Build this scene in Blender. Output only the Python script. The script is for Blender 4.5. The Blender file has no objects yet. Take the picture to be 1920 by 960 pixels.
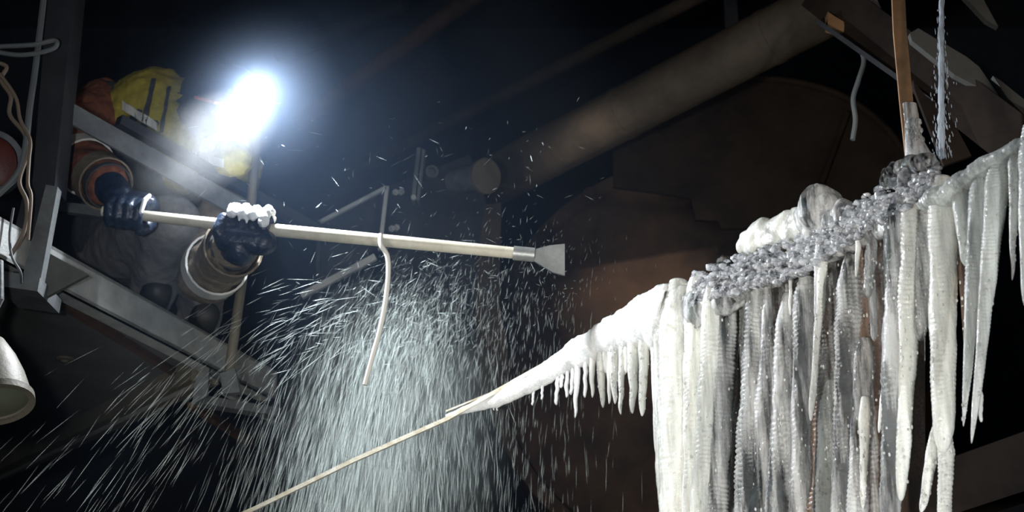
import bpy, bmesh, math, random
from mathutils import Vector, Matrix, noise
C = bpy.context.scene
COL = C.collection
random.seed(7)
R = math.radians

# ------------------------------------------------------------------ camera
CAM = Vector((0, 0, 1.6)); PITCH = R(20); FPX = 2667.0
cd = bpy.data.cameras.new('camera'); cam = bpy.data.objects.new('camera', cd); COL.objects.link(cam)
cam.location = CAM; cam.rotation_euler = (R(90) + PITCH, 0, 0)
cd.sensor_width = 36; cd.lens = 50.0; cd.clip_start = .05; cd.clip_end = 60
cd.dof.use_dof = True; cd.dof.focus_distance = 2.75; cd.dof.aperture_fstop = 6.3
C.camera = cam

# ------------------------------------------------------------------ world
w = bpy.data.worlds.new('world'); C.world = w; w.use_nodes = True
w.node_tree.nodes['Background'].inputs[0].default_value = (.35, .45, .65, 1)
w.node_tree.nodes['Background'].inputs[1].default_value = .012

FWD = Vector((0, math.cos(PITCH), math.sin(PITCH))); UP = Vector((0, -math.sin(PITCH), math.cos(PITCH))); RT = Vector((1, 0, 0))
def ray(px, py): return FWD + RT * ((px - 960) / FPX) + UP * ((480 - py) / FPX)
def P(px, py, Y):                       # the point seen at a pixel, at the world distance Y
    r = ray(px, py); return CAM + r * (Y / r.y)
def Pz(px, py, z):                      # the point seen at a pixel, at the world height z
    r = ray(px, py); return CAM + r * ((z - CAM.z) / r.z)
def S(py, Y): return (Y / ray(960, py).y) / FPX   # metres per pixel there

# ------------------------------------------------------------------ lights
def lamp(name, kind, loc, target, energy, col, **kw):
    l = bpy.data.lights.new(name, kind); l.energy = energy; l.color = col
    for k, v in kw.items(): setattr(l, k, v)
    o = bpy.data.objects.new(name, l); COL.objects.link(o); o.location = loc
    o.rotation_euler = (Vector(target) - Vector(loc)).to_track_quat('-Z', 'Y').to_euler()
    return o
HL = P(463, 175, 3.16)                   # the headlamp
lamp('headlamp_light', 'SPOT', HL + Vector((.02, -.025, 0)), P(850, 640, 2.5), 125, (.86, .92, 1), spot_size=R(165), spot_blend=.6, shadow_soft_size=.03)
lamp('work_light', 'SPOT', (-.9, .2, 1.4), P(1310, 760, 2.9), 300, (1, .97, .9), spot_size=R(38), spot_blend=1, shadow_soft_size=.06)
lamp('low_work_light', 'SPOT', (1.3, .5, .9), P(1600, 740, 2.5), 120, (.9, .96, 1), spot_size=R(34), spot_blend=1, shadow_soft_size=.05)
lamp('platform_light', 'SPOT', (-.25, .3, 1.75), P(290, 400, 3.4), 92, (.95, .97, 1), spot_size=R(46), spot_blend=1, shadow_soft_size=.03)
lamp('bar_light', 'SPOT', (-1.5, .8, 1.0), P(700, 845, 4.6), 120, (1, .97, .88), spot_size=R(28), spot_blend=1, shadow_soft_size=.05)
lamp('sodium_light', 'SPOT', (2.2, .3, 3.3), P(1660, 130, 2.7), 26, (1, .62, .3), spot_size=R(70), spot_blend=.9, shadow_soft_size=.08)
lamp('rust_light', 'SPOT', (-.5, 1.7, 3.7), P(1200, 520, 4.9), 330, (1, .85, .7), spot_size=R(13), spot_blend=1, shadow_soft_size=.03)
lamp('ambient_fill', 'AREA', (0, -1.7, 3.2), (0, 5, 2.6), 16, (.6, .78, 1), shape='RECTANGLE', size=4, size_y=2.4)  # added ambient fill from the front; the wall there is closed
vs = C.view_settings
vs.view_transform = 'Standard'; vs.look = 'None'; vs.gamma = 1; vs.use_curve_mapping = False; vs.exposure = 0
C.cycles.use_denoising = True
C.cycles.max_bounces = 10; C.cycles.transmission_bounces = 8; C.cycles.volume_bounces = 1
C.cycles.sample_clamp_indirect = 6; C.cycles.caustics_reflective = False; C.cycles.volume_max_steps = 128

# ------------------------------------------------------------------ helpers
def world_loc(o):
    v = Vector((0, 0, 0))
    while o is not None: v += o.location; o = o.parent
    return v
class MB:
    def __init__(s): s.v = []; s.f = []
    def add(s, vs, fs):
        b = len(s.v); s.v += [tuple(v) for v in vs]; s.f += [tuple(i + b for i in f) for f in fs]
    def hexa(s, q0, q1):                 # two matching quads
        s.add(list(q0) + list(q1), [(3, 2, 1, 0), (4, 5, 6, 7), (0, 1, 5, 4), (1, 2, 6, 5), (2, 3, 7, 6), (3, 0, 4, 7)])
    def prism(s, poly, d):
        n = len(poly); d = Vector(d)
        s.add([Vector(p) for p in poly] + [Vector(p) + d for p in poly],
              [tuple(range(n))[::-1], tuple(range(n, 2 * n))] + [(i, (i + 1) % n, n + (i + 1) % n, n + i) for i in range(n)])
    def bar(s, a, b, wd, th, up=(0, 0, 1)):   # a box along a->b: wd across (horizontal), th along up
        a = Vector(a); b = Vector(b); t = (b - a).normalized(); x = t.cross(Vector(up)).normalized(); y = x.cross(t)
        q = [x * wd / 2 + y * th / 2, x * -wd / 2 + y * th / 2, x * -wd / 2 - y * th / 2, x * wd / 2 - y * th / 2]
        s.hexa([a + k for k in q], [b + k for k in q])
    def tube(s, pts, rad, n=12, cap=True, sq=1.0, fn=None):
        pts = [Vector(p) for p in pts]
        if not hasattr(rad, '__len__'): rad = [rad] * len(pts)
        t0 = (pts[1] - pts[0]).normalized(); ref = Vector((0, -1, .01)) if abs(t0.y) < .8 else Vector((0, 0, 1))
        rings = []
        for i, p in enumerate(pts):
            t = (pts[min(i + 1, len(pts) - 1)] - pts[max(i - 1, 0)]).normalized()
            x = (ref - t * ref.dot(t)).normalized(); y = t.cross(x); ref = x
            rg = []
            for k in range(n):
                a = 2 * math.pi * k / n; r = rad[i]
                d = x * math.cos(a) * sq + y * math.sin(a)
                if fn: r = r * fn(i, a, p + d * r)
                rg.append(p + d * r)
            rings.append(rg)
        vs = [v for rg in rings for v in rg]; fs = []
        for i in range(len(pts) - 1):
            for k in range(n):
                k2 = (k + 1) % n; fs.append((i * n + k, i * n + k2, (i + 1) * n + k2, (i + 1) * n + k))
        if cap:
            m = len(vs); vs += [pts[0], pts[-1]]; e = (len(pts) - 1) * n
            for k in range(n):
                k2 = (k + 1) % n; fs.append((m, k2, k)); fs.append((m + 1, e + k, e + k2))
        s.add(vs, fs)
    def lathe(s, base, axis, prof, n=32):  # prof: (distance along axis, radius)
        base = Vector(base); ax = Vector(axis).normalized()
        x = ax.orthogonal().normalized(); y = ax.cross(x); vs = []; fs = []
        for h, r in prof:
            for k in range(n):
                a = 2 * math.pi * k / n; vs.append(base + ax * h + (x * math.cos(a) + y * math.sin(a)) * max(r, 1e-4))
        for i in range(len(prof) - 1):
            for k in range(n):
                k2 = (k + 1) % n; fs.append((i * n + k, i * n + k2, (i + 1) * n + k2, (i + 1) * n + k))
        s.add(vs, fs)
    def ball(s, c, r, sub=2, rough=0, scale=(1, 1, 1), seed=0):
        vs, fs = ICO[sub]; c = Vector(c); o = Vector((seed * 3.7, seed * 1.3, seed * 7.1)); out = []
        for v in vs:
            k = 1 + (rough * noise.noise(v * 1.6 + o) if rough else 0)
            out.append(c + Vector((v.x * scale[0], v.y * scale[1], v.z * scale[2])) * r * k)
        s.add(out, fs)
    def capsule(s, a, b, ra, rb, n=14):
        a = Vector(a); b = Vector(b); L = (b - a).length
        d = (b - a).normalized() if L > 1e-6 else Vector((0, 0, 1))
        pr = [(-ra * math.cos(t), ra * math.sin(t)) for t in (0.02, .4, .8, 1.2)] + [(0, ra), (L, rb)] + [(L + rb * math.sin(t), rb * math.cos(t)) for t in (.4, .8, 1.2, 1.55)]
        s.lathe(a, d, pr, n); m = len(s.v) - len(pr) * n
        s.f.append(tuple(range(m, m + n))[::-1]); e = m + (len(pr) - 1) * n; s.f.append(tuple(range(e, e + n)))
    def chain(s, pts, rad, n=12):
        for i in range(len(pts) - 1): s.capsule(pts[i], pts[i + 1], rad[i], rad[i + 1], n)
    def build(s, name, mat, parent=None, smooth=True, angle=40, loc=None):
        me = bpy.data.meshes.new(name)
        off = world_loc(parent) if parent else Vector(loc) if loc is not None else Vector((sum(v[0] for v in s.v) / len(s.v), sum(v[1] for v in s.v) / len(s.v), min(v[2] for v in s.v)))
        me.from_pydata([(v[0] - off.x, v[1] - off.y, v[2] - off.z) for v in s.v], [], s.f)
        me.materials.append(mat)
        bm = bmesh.new(); bm.from_mesh(me); bmesh.ops.recalc_face_normals(bm, faces=bm.faces)
        if smooth:
            for f in bm.faces: f.smooth = True
            for e in bm.edges:
                if len(e.link_faces) == 2 and e.calc_face_angle(0) > R(angle): e.smooth = False
        bm.to_mesh(me); bm.free()
        o = bpy.data.objects.new(name, me); COL.objects.link(o)
        if parent: o.parent = parent
        else: o.location = off
        return o
ICO = {}
for sub in (1, 2, 3):
    bm = bmesh.new(); bmesh.ops.create_icosphere(bm, subdivisions=sub, radius=1)
    ICO[sub] = ([v.co.copy() for v in bm.verts], [tuple(v.index for v in f.verts) for f in bm.faces]); bm.free()
def empty(name, loc):
    o = bpy.data.objects.new(name, None); o.empty_display_size = .1; COL.objects.link(o); o.location = loc; return o
def tag(o, label=None, cat=None, group=None, kind=None):
    if label: o['label'] = label
    if cat: o['category'] = cat
    if group: o['group'] = group
    if kind: o['kind'] = kind
    return o
def remesh(o, vox, smooth=4, fac=.5, disp=0, dsize=.05):
    m = o.modifiers.new('remesh', 'REMESH'); m.mode = 'VOXEL'; m.voxel_size = vox; m.use_smooth_shade = True
    if smooth:
        m = o.modifiers.new('smooth', 'SMOOTH'); m.iterations = smooth; m.factor = fac
    if disp:
        t = bpy.data.textures.new('folds', 'CLOUDS'); t.noise_scale = dsize; t.noise_depth = 2
        m = o.modifiers.new('folds', 'DISPLACE'); m.texture = t; m.strength = disp; m.mid_level = .5; m.texture_coords = 'LOCAL'
    return o
def spline(pts, n):                       # Catmull-Rom through the points
    pts = [Vector(p) for p in pts]; q = [pts[0] * 2 - pts[1]] + pts + [pts[-1] * 2 - pts[-2]]; out = []
    for i in range(len(pts) - 1):
        a, b, c, d = q[i:i + 4]
        for k in range(n):
            t = k / n; out.append(.5 * (2 * b + (c - a) * t + (2 * a - 5 * b + 4 * c - d) * t * t + (3 * b - a - 3 * c + d) * t ** 3))
    return out + [pts[-1]]
def interp(tab, x):
    if x <= tab[0][0]: return tab[0][1]
    for (a, b), (c, d) in zip(tab, tab[1:]):
        if x <= c: return b + (d - b) * (x - a) / (c - a)
    return tab[-1][1]

# ------------------------------------------------------------------ materials
def new_mat(name):
    m = bpy.data.materials.new(name); m.use_nodes = True; nt = m.node_tree
    return m, nt, nt.nodes['Principled BSDF'], nt.nodes['Material Output']
def noise_node(nt, scale, detail=4, rough=.6, stretch=None, coord='Object'):
    tc = nt.nodes.new('ShaderNodeTexCoord'); n = nt.nodes.new('ShaderNodeTexNoise')
    n.inputs['Scale'].default_value = scale; n.inputs['Detail'].default_value = detail; n.inputs['Roughness'].default_value = rough
    if stretch:
        mp = nt.nodes.new('ShaderNodeMapping'); mp.inputs['Scale'].default_value = stretch
        nt.links.new(tc.outputs[coord], mp.inputs[0]); nt.links.new(mp.outputs[0], n.inputs['Vector'])
    else: nt.links.new(tc.outputs[coord], n.inputs['Vector'])
    return n
def ramp(nt, src, stops):
    r = nt.nodes.new('ShaderNodeValToRGB'); e = r.color_ramp.elements
    while len(e) < len(stops): e.new(.5)
    for k, (p, c) in enumerate(stops): e[k].position = p; e[k].color = (*c, 1) if len(c) == 3 else c
    nt.links.new(src, r.inputs[0]); return r
def bump(nt, src, bsdf, strength, dist=.01):
    b = nt.nodes.new('ShaderNodeBump'); b.inputs['Strength'].default_value = strength; b.inputs['Distance'].default_value = dist
    nt.links.new(src, b.inputs['Height']); nt.links.new(b.outputs[0], bsdf.inputs['Normal']); return b
def metal(name, c0, c1, scale=9, rough=.6, met=.3, bs=.3, c2=None):
    m, nt, b, _ = new_mat(name); n = noise_node(nt, scale, 6, .65)
    st = [(.35, c0), (.62, c1)] + ([(.72, c2)] if c2 else [])
    r = ramp(nt, n.outputs[0], st); nt.links.new(r.outputs[0], b.inputs['Base Color'])
    b.inputs['Roughness'].default_value = rough; b.inputs['Metallic'].default_value = met
    if rough > .8: b.inputs['Specular IOR Level'].default_value = .15
    n2 = noise_node(nt, scale * 9, 4); bump(nt, n2.outputs[0], b, bs, .004); return m
def cloth(name, c0, c1, scale=60, rough=.9):
    m, nt, b, _ = new_mat(name); n = noise_node(nt, scale, 4); r = ramp(nt, n.outputs[0], [(.3, c0), (.7, c1)])
    nt.links.new(r.outputs[0], b.inputs['Base Color']); b.inputs['Roughness'].default_value = rough
    n2 = noise_node(nt, 24, 3); bump(nt, n2.outputs[0], b, .5, .012); return m
def ice(name, white, clear_amt, tint=(.9, .93, .95), rough=.12, scale=26, stretch=(1, 1, .1), lo=.4, hi=.65, bs=.35):
    """clear_amt: how much of the ice is see-through; the milky inclusions follow a noise."""
    m, nt, b, out = new_mat(name)
    b.inputs['Base Color'].default_value = (*white, 1); b.inputs['Roughness'].default_value = .2
    b.inputs['IOR'].default_value = 1.31
    b.inputs['Subsurface Weight'].default_value = .6; b.inputs['Subsurface Radius'].default_value = (.02, .022, .022); b.inputs['Subsurface Scale'].default_value = .6
    b.inputs['Coat Weight'].default_value = .8; b.inputs['Coat Roughness'].default_value = .09
    g = nt.nodes.new('ShaderNodeBsdfPrincipled'); g.inputs['Base Color'].default_value = (*tint, 1)
    g.inputs['Transmission Weight'].default_value = 1; g.inputs['IOR'].default_value = 1.31; g.inputs['Roughness'].default_value = rough
    n = noise_node(nt, scale, 5, .65, stretch)
    mr = nt.nodes.new('ShaderNodeMapRange'); mr.inputs[1].default_value = lo; mr.inputs[2].default_value = hi
    mr.inputs[3].default_value = max(0, clear_amt - .45); mr.inputs[4].default_value = min(1, clear_amt + .3)
    nt.links.new(n.outputs[0], mr.inputs[0])
    mx = nt.nodes.new('ShaderNodeMixShader'); nt.links.new(mr.outputs[0], mx.inputs[0])
    nt.links.new(b.outputs[0], mx.inputs[1]); nt.links.new(g.outputs[0], mx.inputs[2]); nt.links.new(mx.outputs[0], out.inputs[0])
    n2 = noise_node(nt, 170, 3, .65); bm_ = bump(nt, n2.outputs[0], b, bs, .006); nt.links.new(bm_.outputs[0], g.inputs['Normal']); nt.links.new(bm_.outputs[0], b.inputs['Coat Normal'])
    return m
def plain(name, col, rough=.5, met=0, emit=None, es=0):
    m, nt, b, _ = new_mat(name); b.inputs['Base Color'].default_value = (*col, 1); b.inputs['Roughness'].default_value = rough; b.inputs['Metallic'].default_value = met
    if emit: b.inputs['Emission Color'].default_value = (*emit, 1); b.inputs['Emission Strength'].default_value = es
    return m
def vol(name, density, col=(1, 1, 1), aniso=.2, scale=None, lo=.45, hi=.75, stretch=None, fall=None):
    m = bpy.data.materials.new(name); m.use_nodes = True; nt = m.node_tree; nt.nodes.clear()
    out = nt.nodes.new('ShaderNodeOutputMaterial'); s = nt.nodes.new('ShaderNodeVolumeScatter')
    s.inputs['Color'].default_value = (*col, 1); s.inputs['Anisotropy'].default_value = aniso; s.inputs['Density'].default_value = density
    val = None
    if scale:
        n = noise_node(nt, scale, 4, .6, stretch)
        mr = nt.nodes.new('ShaderNodeMapRange'); mr.inputs[1].default_value = lo; mr.inputs[2].default_value = hi; mr.inputs[4].default_value = density
        nt.links.new(n.outputs[0], mr.inputs[0]); val = mr.outputs[0]
    if fall:                               # softer towards the rim of the cloud
        tc = nt.nodes.new('ShaderNodeTexCoord'); mp = nt.nodes.new('ShaderNodeMapping'); mp.inputs['Location'].default_value = (-1, -1, -1); mp.inputs['Scale'].default_value = (2, 2, 2)
        gr = nt.nodes.new('ShaderNodeTexGradient'); gr.gradient_type = 'SPHERICAL'
        nt.links.new(tc.outputs['Generated'], mp.inputs[0]); nt.links.new(mp.outputs[0], gr.inputs[0])
        mt = nt.nodes.new('ShaderNodeMath'); mt.operation = 'MULTIPLY'; nt.links.new(gr.outputs['Fac'], mt.inputs[0])
        if val: nt.links.new(val, mt.inputs[1])
        else: mt.inputs[1].default_value = density
        val = mt.outputs[0]
    if val: nt.links.new(val, s.inputs['Density'])
    nt.links.new(s.outputs[0], out.inputs['Volume']); return m

M_dark = metal('dark_steel', (.015, .017, .022), (.032, .034, .038), 7)
M_soot = metal('sooty_wall', (.03, .037, .052), (.046, .05, .06), 3, .9, 0)
M_grey = metal('grey_painted_steel', (.075, .08, .085), (.14, .15, .15), 11, .6, .1)
M_pale = metal('pale_and_lit_steel', (.3, .31, .3), (.42, .43, .41), 14, .55, .1)
M_under = metal('grimy_underside_plate', (.075, .078, .072), (.12, .12, .11), 5, .75, .1, .3, (.15, .1, .06))
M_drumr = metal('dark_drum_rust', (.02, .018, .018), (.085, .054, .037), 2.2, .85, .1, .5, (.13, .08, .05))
M_web = metal('dark_wet_rust', (.03, .022, .018), (.07, .045, .032), 14, .4, .2, .8, (.3, .1, .03))
M_drust = metal('dark_rust_and_shadow', (.012, .009, .008), (.027, .019, .014), 5, .85, .1, .4)  # also the colour of the stepped shadow sheet
M_rust = metal('brown_rust', (.045, .028, .018), (.12, .07, .045), 4, .85, .1, .5)
M_rustpipe = metal('rusty_pipe_paint', (.036, .029, .022), (.08, .062, .045), 5, .75, .2, .5)
M_strap = metal('ochre_steel_strap', (.2, .11, .05), (.3, .17, .08), 12, .6, .2, .2)
M_orust = metal('orange_rust', (.28, .09, .025), (.1, .04, .02), 18, .9, 0, .6)
M_brace = metal('olive_brown_steel', (.1, .09, .065), (.16, .145, .11), 6, .6, .2)
M_ice = ice('milky_ice', (.9, .9, .83), .3)
M_frost = ice('frosty_white_ice', (.93, .93, .9), .0, rough=.3, bs=.6)
M_semi = ice('half_clear_ice', (.84, .84, .82), .7, rough=.06, scale=30, lo=.38, hi=.6)
M_clear = ice('clear_ice', (.78, .78, .76), .95, tint=(.93, .93, .92), rough=.04, scale=34, lo=.3, hi=.5, bs=.25)
M_bead = ice('glassy_ice_crust', (.8, .82, .85), .72, tint=(.97, .98, 1), rough=.03, scale=60, stretch=(1, 1, 1), bs=.1)
M_gice = ice('grey_ice', (.74, .76, .72), .5, rough=.08, scale=22)
M_grime = ice('brown_tinted_ice', (.42, .3, .23), .88, tint=(.85, .74, .66), rough=.08, scale=30)
M_water, _nt, _b, _ = new_mat('falling_water'); _b.inputs['Base Color'].default_value = (.85, .93, 1, 1); _b.inputs['Transmission Weight'].default_value = .55; _b.inputs['IOR'].default_value = 1.33; _b.inputs['Roughness'].default_value = .12
M_streak = plain('white_spray_streaks', (.72, .82, .79), .5)
M_orange = cloth('faded_orange_cloth', (.11, .036, .018), (.24, .085, .05))
M_tan = cloth('dirty_tan_cloth', (.13, .105, .075), (.22, .18, .13))
M_jack = cloth('dark_work_jacket', (.03, .034, .04), (.055, .058, .06))
M_yellow = cloth('yellow_hi_vis_cloth', (.3, .24, .02), (.42, .35, .04))
M_trous = cloth('grey_work_trousers', (.14, .14, .145), (.2, .2, .2))
M_skin = cloth('dark_balaclava', (.03, .03, .035), (.05, .05, .05))
M_glove = cloth('navy_rubber_glove', (.01, .02, .045), (.02, .036, .07), 40, .4)
M_band = plain('silver_reflective_tape', (.62, .62, .58), .4)
M_boot = plain('black_rubber', (.02, .02, .02), .6)
M_helm = plain('dark_helmet_shell', (.02, .022, .03), .4)
M_brim = plain('orange_brim', (.4, .09, .04), .4)
M_white = plain('glove_white', (.9, .92, .93), .7)
M_barp = metal('bright_lit_bar', (.5, .44, .3), (.75, .72, .62), 30, .5, 0, .3)  # pale gold holds the bright light on the bar in its colour
M_wood = metal('pale_wooden_handle', (.5, .46, .36), (.62, .58, .46), 20, .55, 0, .1)
M_blade = metal('worn_steel_blade', (.3, .31, .3), (.45, .45, .43), 16, .45, .6, .1)
M_lens = plain('headlamp_lens', (1, 1, 1), .2, 0, (.85, .92, 1), 60)
M_black = plain('black_plastic', (.015, .015, .017), .5)
M_cable = plain('tan_cable_sheath', (.16, .12, .085), .7)
M_cable2 = plain('grey_cable_sheath', (.11, .12, .12), .7)
M_red = metal('red_paint', (.07, .015, .012), (.12, .025, .018), 8, .5, 0)
M_rope = plain('frosted_white_rope', (.8, .78, .7), .7)
M_lampglass = plain('dull_green_lamp_glass', (.12, .13, .09), .25)
M_drum = metal('snow_dusted_grey_drum', (.06, .07, .07), (.12, .135, .13), 6, .7, .1)
M_haze = vol('thin_mist', .1, (.45, .65, 1), .3, None, .4, .7, None, True)
M_glow = vol('glow_mist', .1, (.6, .75, 1), .2, None, .4, .7, None, True)
M_breath = vol('breath_vapour', 1.0, (.96, .98, 1), .1, 9, .32, .7, None, True)
M_dust2 = vol('thin_snow_dust', 1.1, (.88, 1, .96), .1, 9, .3, .75, (1, 1, .4), True)
M_dust = vol('snow_dust', 4.6, (.88, 1, .96), .1, 8, .3, .75, (1, 1, .3), True)

# ------------------------------------------------------------------ the setting
def slab(name, lo, hi, mat):
    b = MB(); x0, y0, z0 = lo; x1, y1, z1 = hi
    b.hexa([(x0, y0, z0), (x1, y0, z0), (x1, y1, z0), (x0, y1, z0)], [(x0, y0, z1), (x1, y0, z1), (x1, y1, z1), (x0, y1, z1)])
    return tag(b.build(name, mat, None, False), kind='structure')
slab('floor', (-6, -2, -.2), (6, 9, 0), M_soot)
slab('wall_back', (-6, 8.8, 0), (6, 9, 6.5), M_soot)
slab('wall_left', (-6.2, -2, 0), (-6, 9, 6.5), M_soot)
slab('wall_right', (6, -2, 0), (6.2, 9, 6.5), M_soot)
slab('wall_front', (-6, -2.2, 0), (6, -2, 6.5), M_soot)
slab('ceiling', (-6.2, -2.2, 6.5), (6.2, 9, 6.7), M_soot)

# ------------------------------------------------------------------ platform
ZT = Pz(90, 470, 2.74).z
A = Pz(-40, 384, ZT); B = Pz(520, 697, ZT)              # the upper line of the edge beam
ed = (B - A).normalized(); inn = Vector((-ed.y, ed.x, 0)).normalized()   # towards the deck
if inn.x > 0: inn = -inn
H = .088
plat = tag(empty('work_platform', (B.x - .4, B.y - .2, ZT - H)), 'grey steel work platform under the crouching worker, seen from below', 'platform')
b = MB(); b.hexa([A, B, B + inn * .012, A + inn * .012], [p + Vector((0, 0, -H)) for p in (A, B, B + inn * .012, A + inn * .012)])
lw = inn * .055
for z in (-H, -.008):
    b.hexa([p + Vector((0, 0, z)) for p in (A, B, B + lw, A + lw)], [p + Vector((0, 0, z + .008)) for p in (A, B, B + lw, A + lw)])
b.build('edge_beam', M_pale, plat, False)
b = MB(); A2 = A - ed * .6
q = [A2 + inn * .05, Pz(392, 690, ZT), Pz(-120, 932, ZT), A2 + inn * 2.6]
b.hexa([p + Vector((0, 0, -.02)) for p in q], [p + Vector((0, 0, -.03)) for p in q])
b.build('deck_plate', M_under, plat, False)
# bolt eye under the deck
c = Pz(122, 672, ZT - .03)
b = MB(); b.lathe(c, (0, 0, -1), [(-.004, .026), (.004, .026), (.007, .022), (.007, .013), (-.003, .0125), (-.003, 0)], 28)
b.build('bolt_eye', M_brace, plat)
# braces under the deck
def under_bar(p0, p1, wd, th, name, mat, dz=0):
    b = MB(); b.bar(p0 + Vector((0, 0, dz)), p1 + Vector((0, 0, dz)), wd, th); b.build(name, mat, plat, False)
under_bar(Pz(-60, 905, ZT - .06), Pz(385, 698, ZT - .06), .085, .06, 'cross_brace', M_brace)
under_bar(Pz(-60, 922, ZT - .085), Pz(392, 706, ZT - .085), .02, .012, 'brace_lip', M_pale)
under_bar(Pz(60, 535, ZT - .04), Pz(330, 700, ZT - .04), .022, .018, 'weld_strip', M_rust)
b = MB(); p0 = Pz(372, 712, ZT - .09); p1 = Pz(388, 740, ZT - .09)
b.prism([P(368, 705, 3.78), P(392, 690, 3.78), P(388, 742, 3.78), P(360, 758, 3.78)], (0, .02, 0)); b.build('gusset', M_grey, plat, False)
b = MB(); b.bar(Pz(375, 752, ZT - .12), Pz(515, 775, ZT - .12), .05, .025); b.build('end_clamp', M_grey, plat, False)
b = MB(); b.bar(Pz(420, 735, ZT - .1), Pz(512, 790, ZT - .1), .018, .012); b.build('end_clamp', M_pale, plat, False)
b = MB(); b.bar(Pz(360, 760, ZT - .12), Pz(470, 830, ZT - .12), .03, .02); b.build('end_clamp', M_rust, plat, False)

# ------------------------------------------------------------------ guard rail
def rail_pt(px, py, off=0):               # a point above the platform edge line
    t = (px - 90) / (520 - 90.); Y = A.y + (B.y - A.y) * (px + 40) / 560.
    return P(px, py, Y - off)
rail = tag(empty('guard_rail', B - ed * .25), 'grey steel guard rail slanting in front of the crouching worker', 'railing')
b = MB(); b.bar(P(95, 192, 3.05), P(480, 408, 3.42), .008, .052); b.build('top_rail', M_grey, rail, False)
b = MB(); b.bar(P(222, 226, 3.16), P(620, 446, 3.64), .026, .026); b.build('mid_rail', M_dark, rail, False)
b = MB(); b.tube([P(487, 170, 3.42), P(470, 400, 3.42), P(452, 540, 3.42), P(424, 735, 3.42)], .0125, 14); b.build('rail_post', M_brace, rail)
b = MB(); b.bar(P(60, 382, 3.5), P(215, 402, 3.5), .02, .028); b.build('rear_rail', M_grey, rail, False)
b = MB(); b.prism([P(412, 700, 3.4), P(440, 690, 3.4), P(450, 735, 3.4), P(418, 738, 3.4)], (0, .03, 0)); b.build('post_foot', M_grey, rail, False)

# ------------------------------------------------------------------ left column with its foot
colm = tag(empty('steel_column', P(60, 545, 3.0)), 'dark steel column with a pale flange at the left of the picture', 'column')
b = MB(); b.prism([P(123, -420, 3.0), P(178, -420, 3.0), P(102, 350, 3.0), P(60, 350, 3.0)], (0, .09, 0)); b.build('shaft', M_dark, colm, False)
b = MB(); b.prism([P(86, 346, 2.97), P(108, 350, 2.97), P(72, 545, 2.97), P(36, 540, 2.97)], (0, .03, 0)); b.build('flange', M_grey, colm, False)
b = MB(); b.prism([P(52, 330, 2.99), P(86, 346, 2.99), P(40, 520, 2.99), P(10, 500, 2.99)], (0, .1, 0)); b.build('web', M_dark, colm, False)
b = MB(); b.prism([P(-10, 505, 2.96), P(75, 520, 2.96), P(70, 546, 2.96), P(-10, 535, 2.96)], (0, .16, 0)); b.build('base_plate', M_grey, colm, False)
b = MB(); b.prism([P(84, 470, 3.02), P(165, 515, 3.02), P(80, 560, 3.02)], (0, .012, 0)); b.build('gusset', M_under, colm, False)
# cables
def cable(name, pts, r, mat, label, group=None):
    b = MB(); b.tube(spline([P(*p) for p in pts], 10), r, 8); return tag(b.build(name, mat), label, 'cable', group)
cable('hanging_cable', [(-20, 88, 2.92), (60, 84, 2.9), (103, 76, 2.9), (98, 92, 2.9), (40, 103, 2.91), (-20, 95, 2.92)], .0055, M_cable2, 'grey cable looped sideways near the top of the column')
cable('hanging_cable', [(-15, 115, 2.9), (12, 125, 2.9), (2, 150, 2.9), (20, 180, 2.9), (18, 215, 2.9), (45, 250, 2.9), (52, 285, 2.9), (36, 340, 2.9), (50, 380, 2.9), (46, 430, 2.9), (20, 480, 2.92)], .005, M_cable, 'tan cable hanging in waves beside the column, nearer the left edge')
cable('hanging_cable', [(-15, 125, 2.88), (8, 150, 2.88), (30, 185, 2.88), (38, 225, 2.88), (56, 262, 2.88), (54, 300, 2.88), (52, 345, 2.88), (58, 372, 2.88), (52, 450, 2.9)], .0042, M_cable, 'thin tan cable twisting with another one beside the column')
cable('hanging_cable', [(84, -20, 2.95), (66, 130, 2.92), (56, 200, 2.9), (46, 285, 2.9), (30, 330, 2.9), (-10, 370, 2.9)], .0075, M_cable2, 'thick grey cable curving down past the red drum')
cable('hanging_cable', [(25, 390, 2.9), (18, 440, 2.9), (22, 480, 2.9), (38, 510, 2.9), (40, 530, 2.94)], .003, M_cable2, 'thin wire hanging beside the foot of the column')
# red drum at the left edge
rd = tag(empty('cable_drum', P(-20, 330, 3.1)), 'dark red round drum with a grey rim at the left edge', 'drum')
b = MB(); b.lathe(P(-22, 306, 3.12), (.25, -.95, -.1), [(-.03, 0), (-.03, .066), (.01, .066), (.02, .05), (.02, 0)], 36); b.build('drum_body', M_red, rd)
b = MB(); b.lathe(P(-22, 306, 3.12), (.25, -.95, -.1), [(-.02, .07), (-.02, .082), (.012, .082), (.012, .068), (-.02, .07)], 36); b.build('rim', M_grey, rd)
# bell lamp at the left edge
bl = tag(empty('bell_lamp', P(-30, 800, 2.6)), 'unlit grey bell-shaped lamp hanging at the lower left edge', 'lamp')
ax = Vector((.28, -.25, -.92)); c0 = P(-18, 660, 2.72)
b = MB(); b.lathe(c0, ax, [(-.09, 0), (-.09, .012), (-.03, .016), (-.02, .03), (.02, .048), (.06, .06), (.1, .067), (.118, .07), (.118, .064), (.1, .062)], 40); b.build('lamp_shade', M_brace, bl)
b = MB(); b.lathe(c0, ax, [(.112, .066), (.112, .074), (.126, .074), (.126, .062)], 40); b.build('rim', M_brace, bl)
b = MB(); b.lathe(c0, ax, [(.115, .064), (.122, .045), (.125, 0)], 40); b.build('lamp_glass', M_lampglass, bl)
b = MB(); b.tube([P(-5, 490, 2.72), P(-4, 560, 2.72), c0 - ax * .08], .012, 12); b.build('stem', M_grey, bl)

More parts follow.
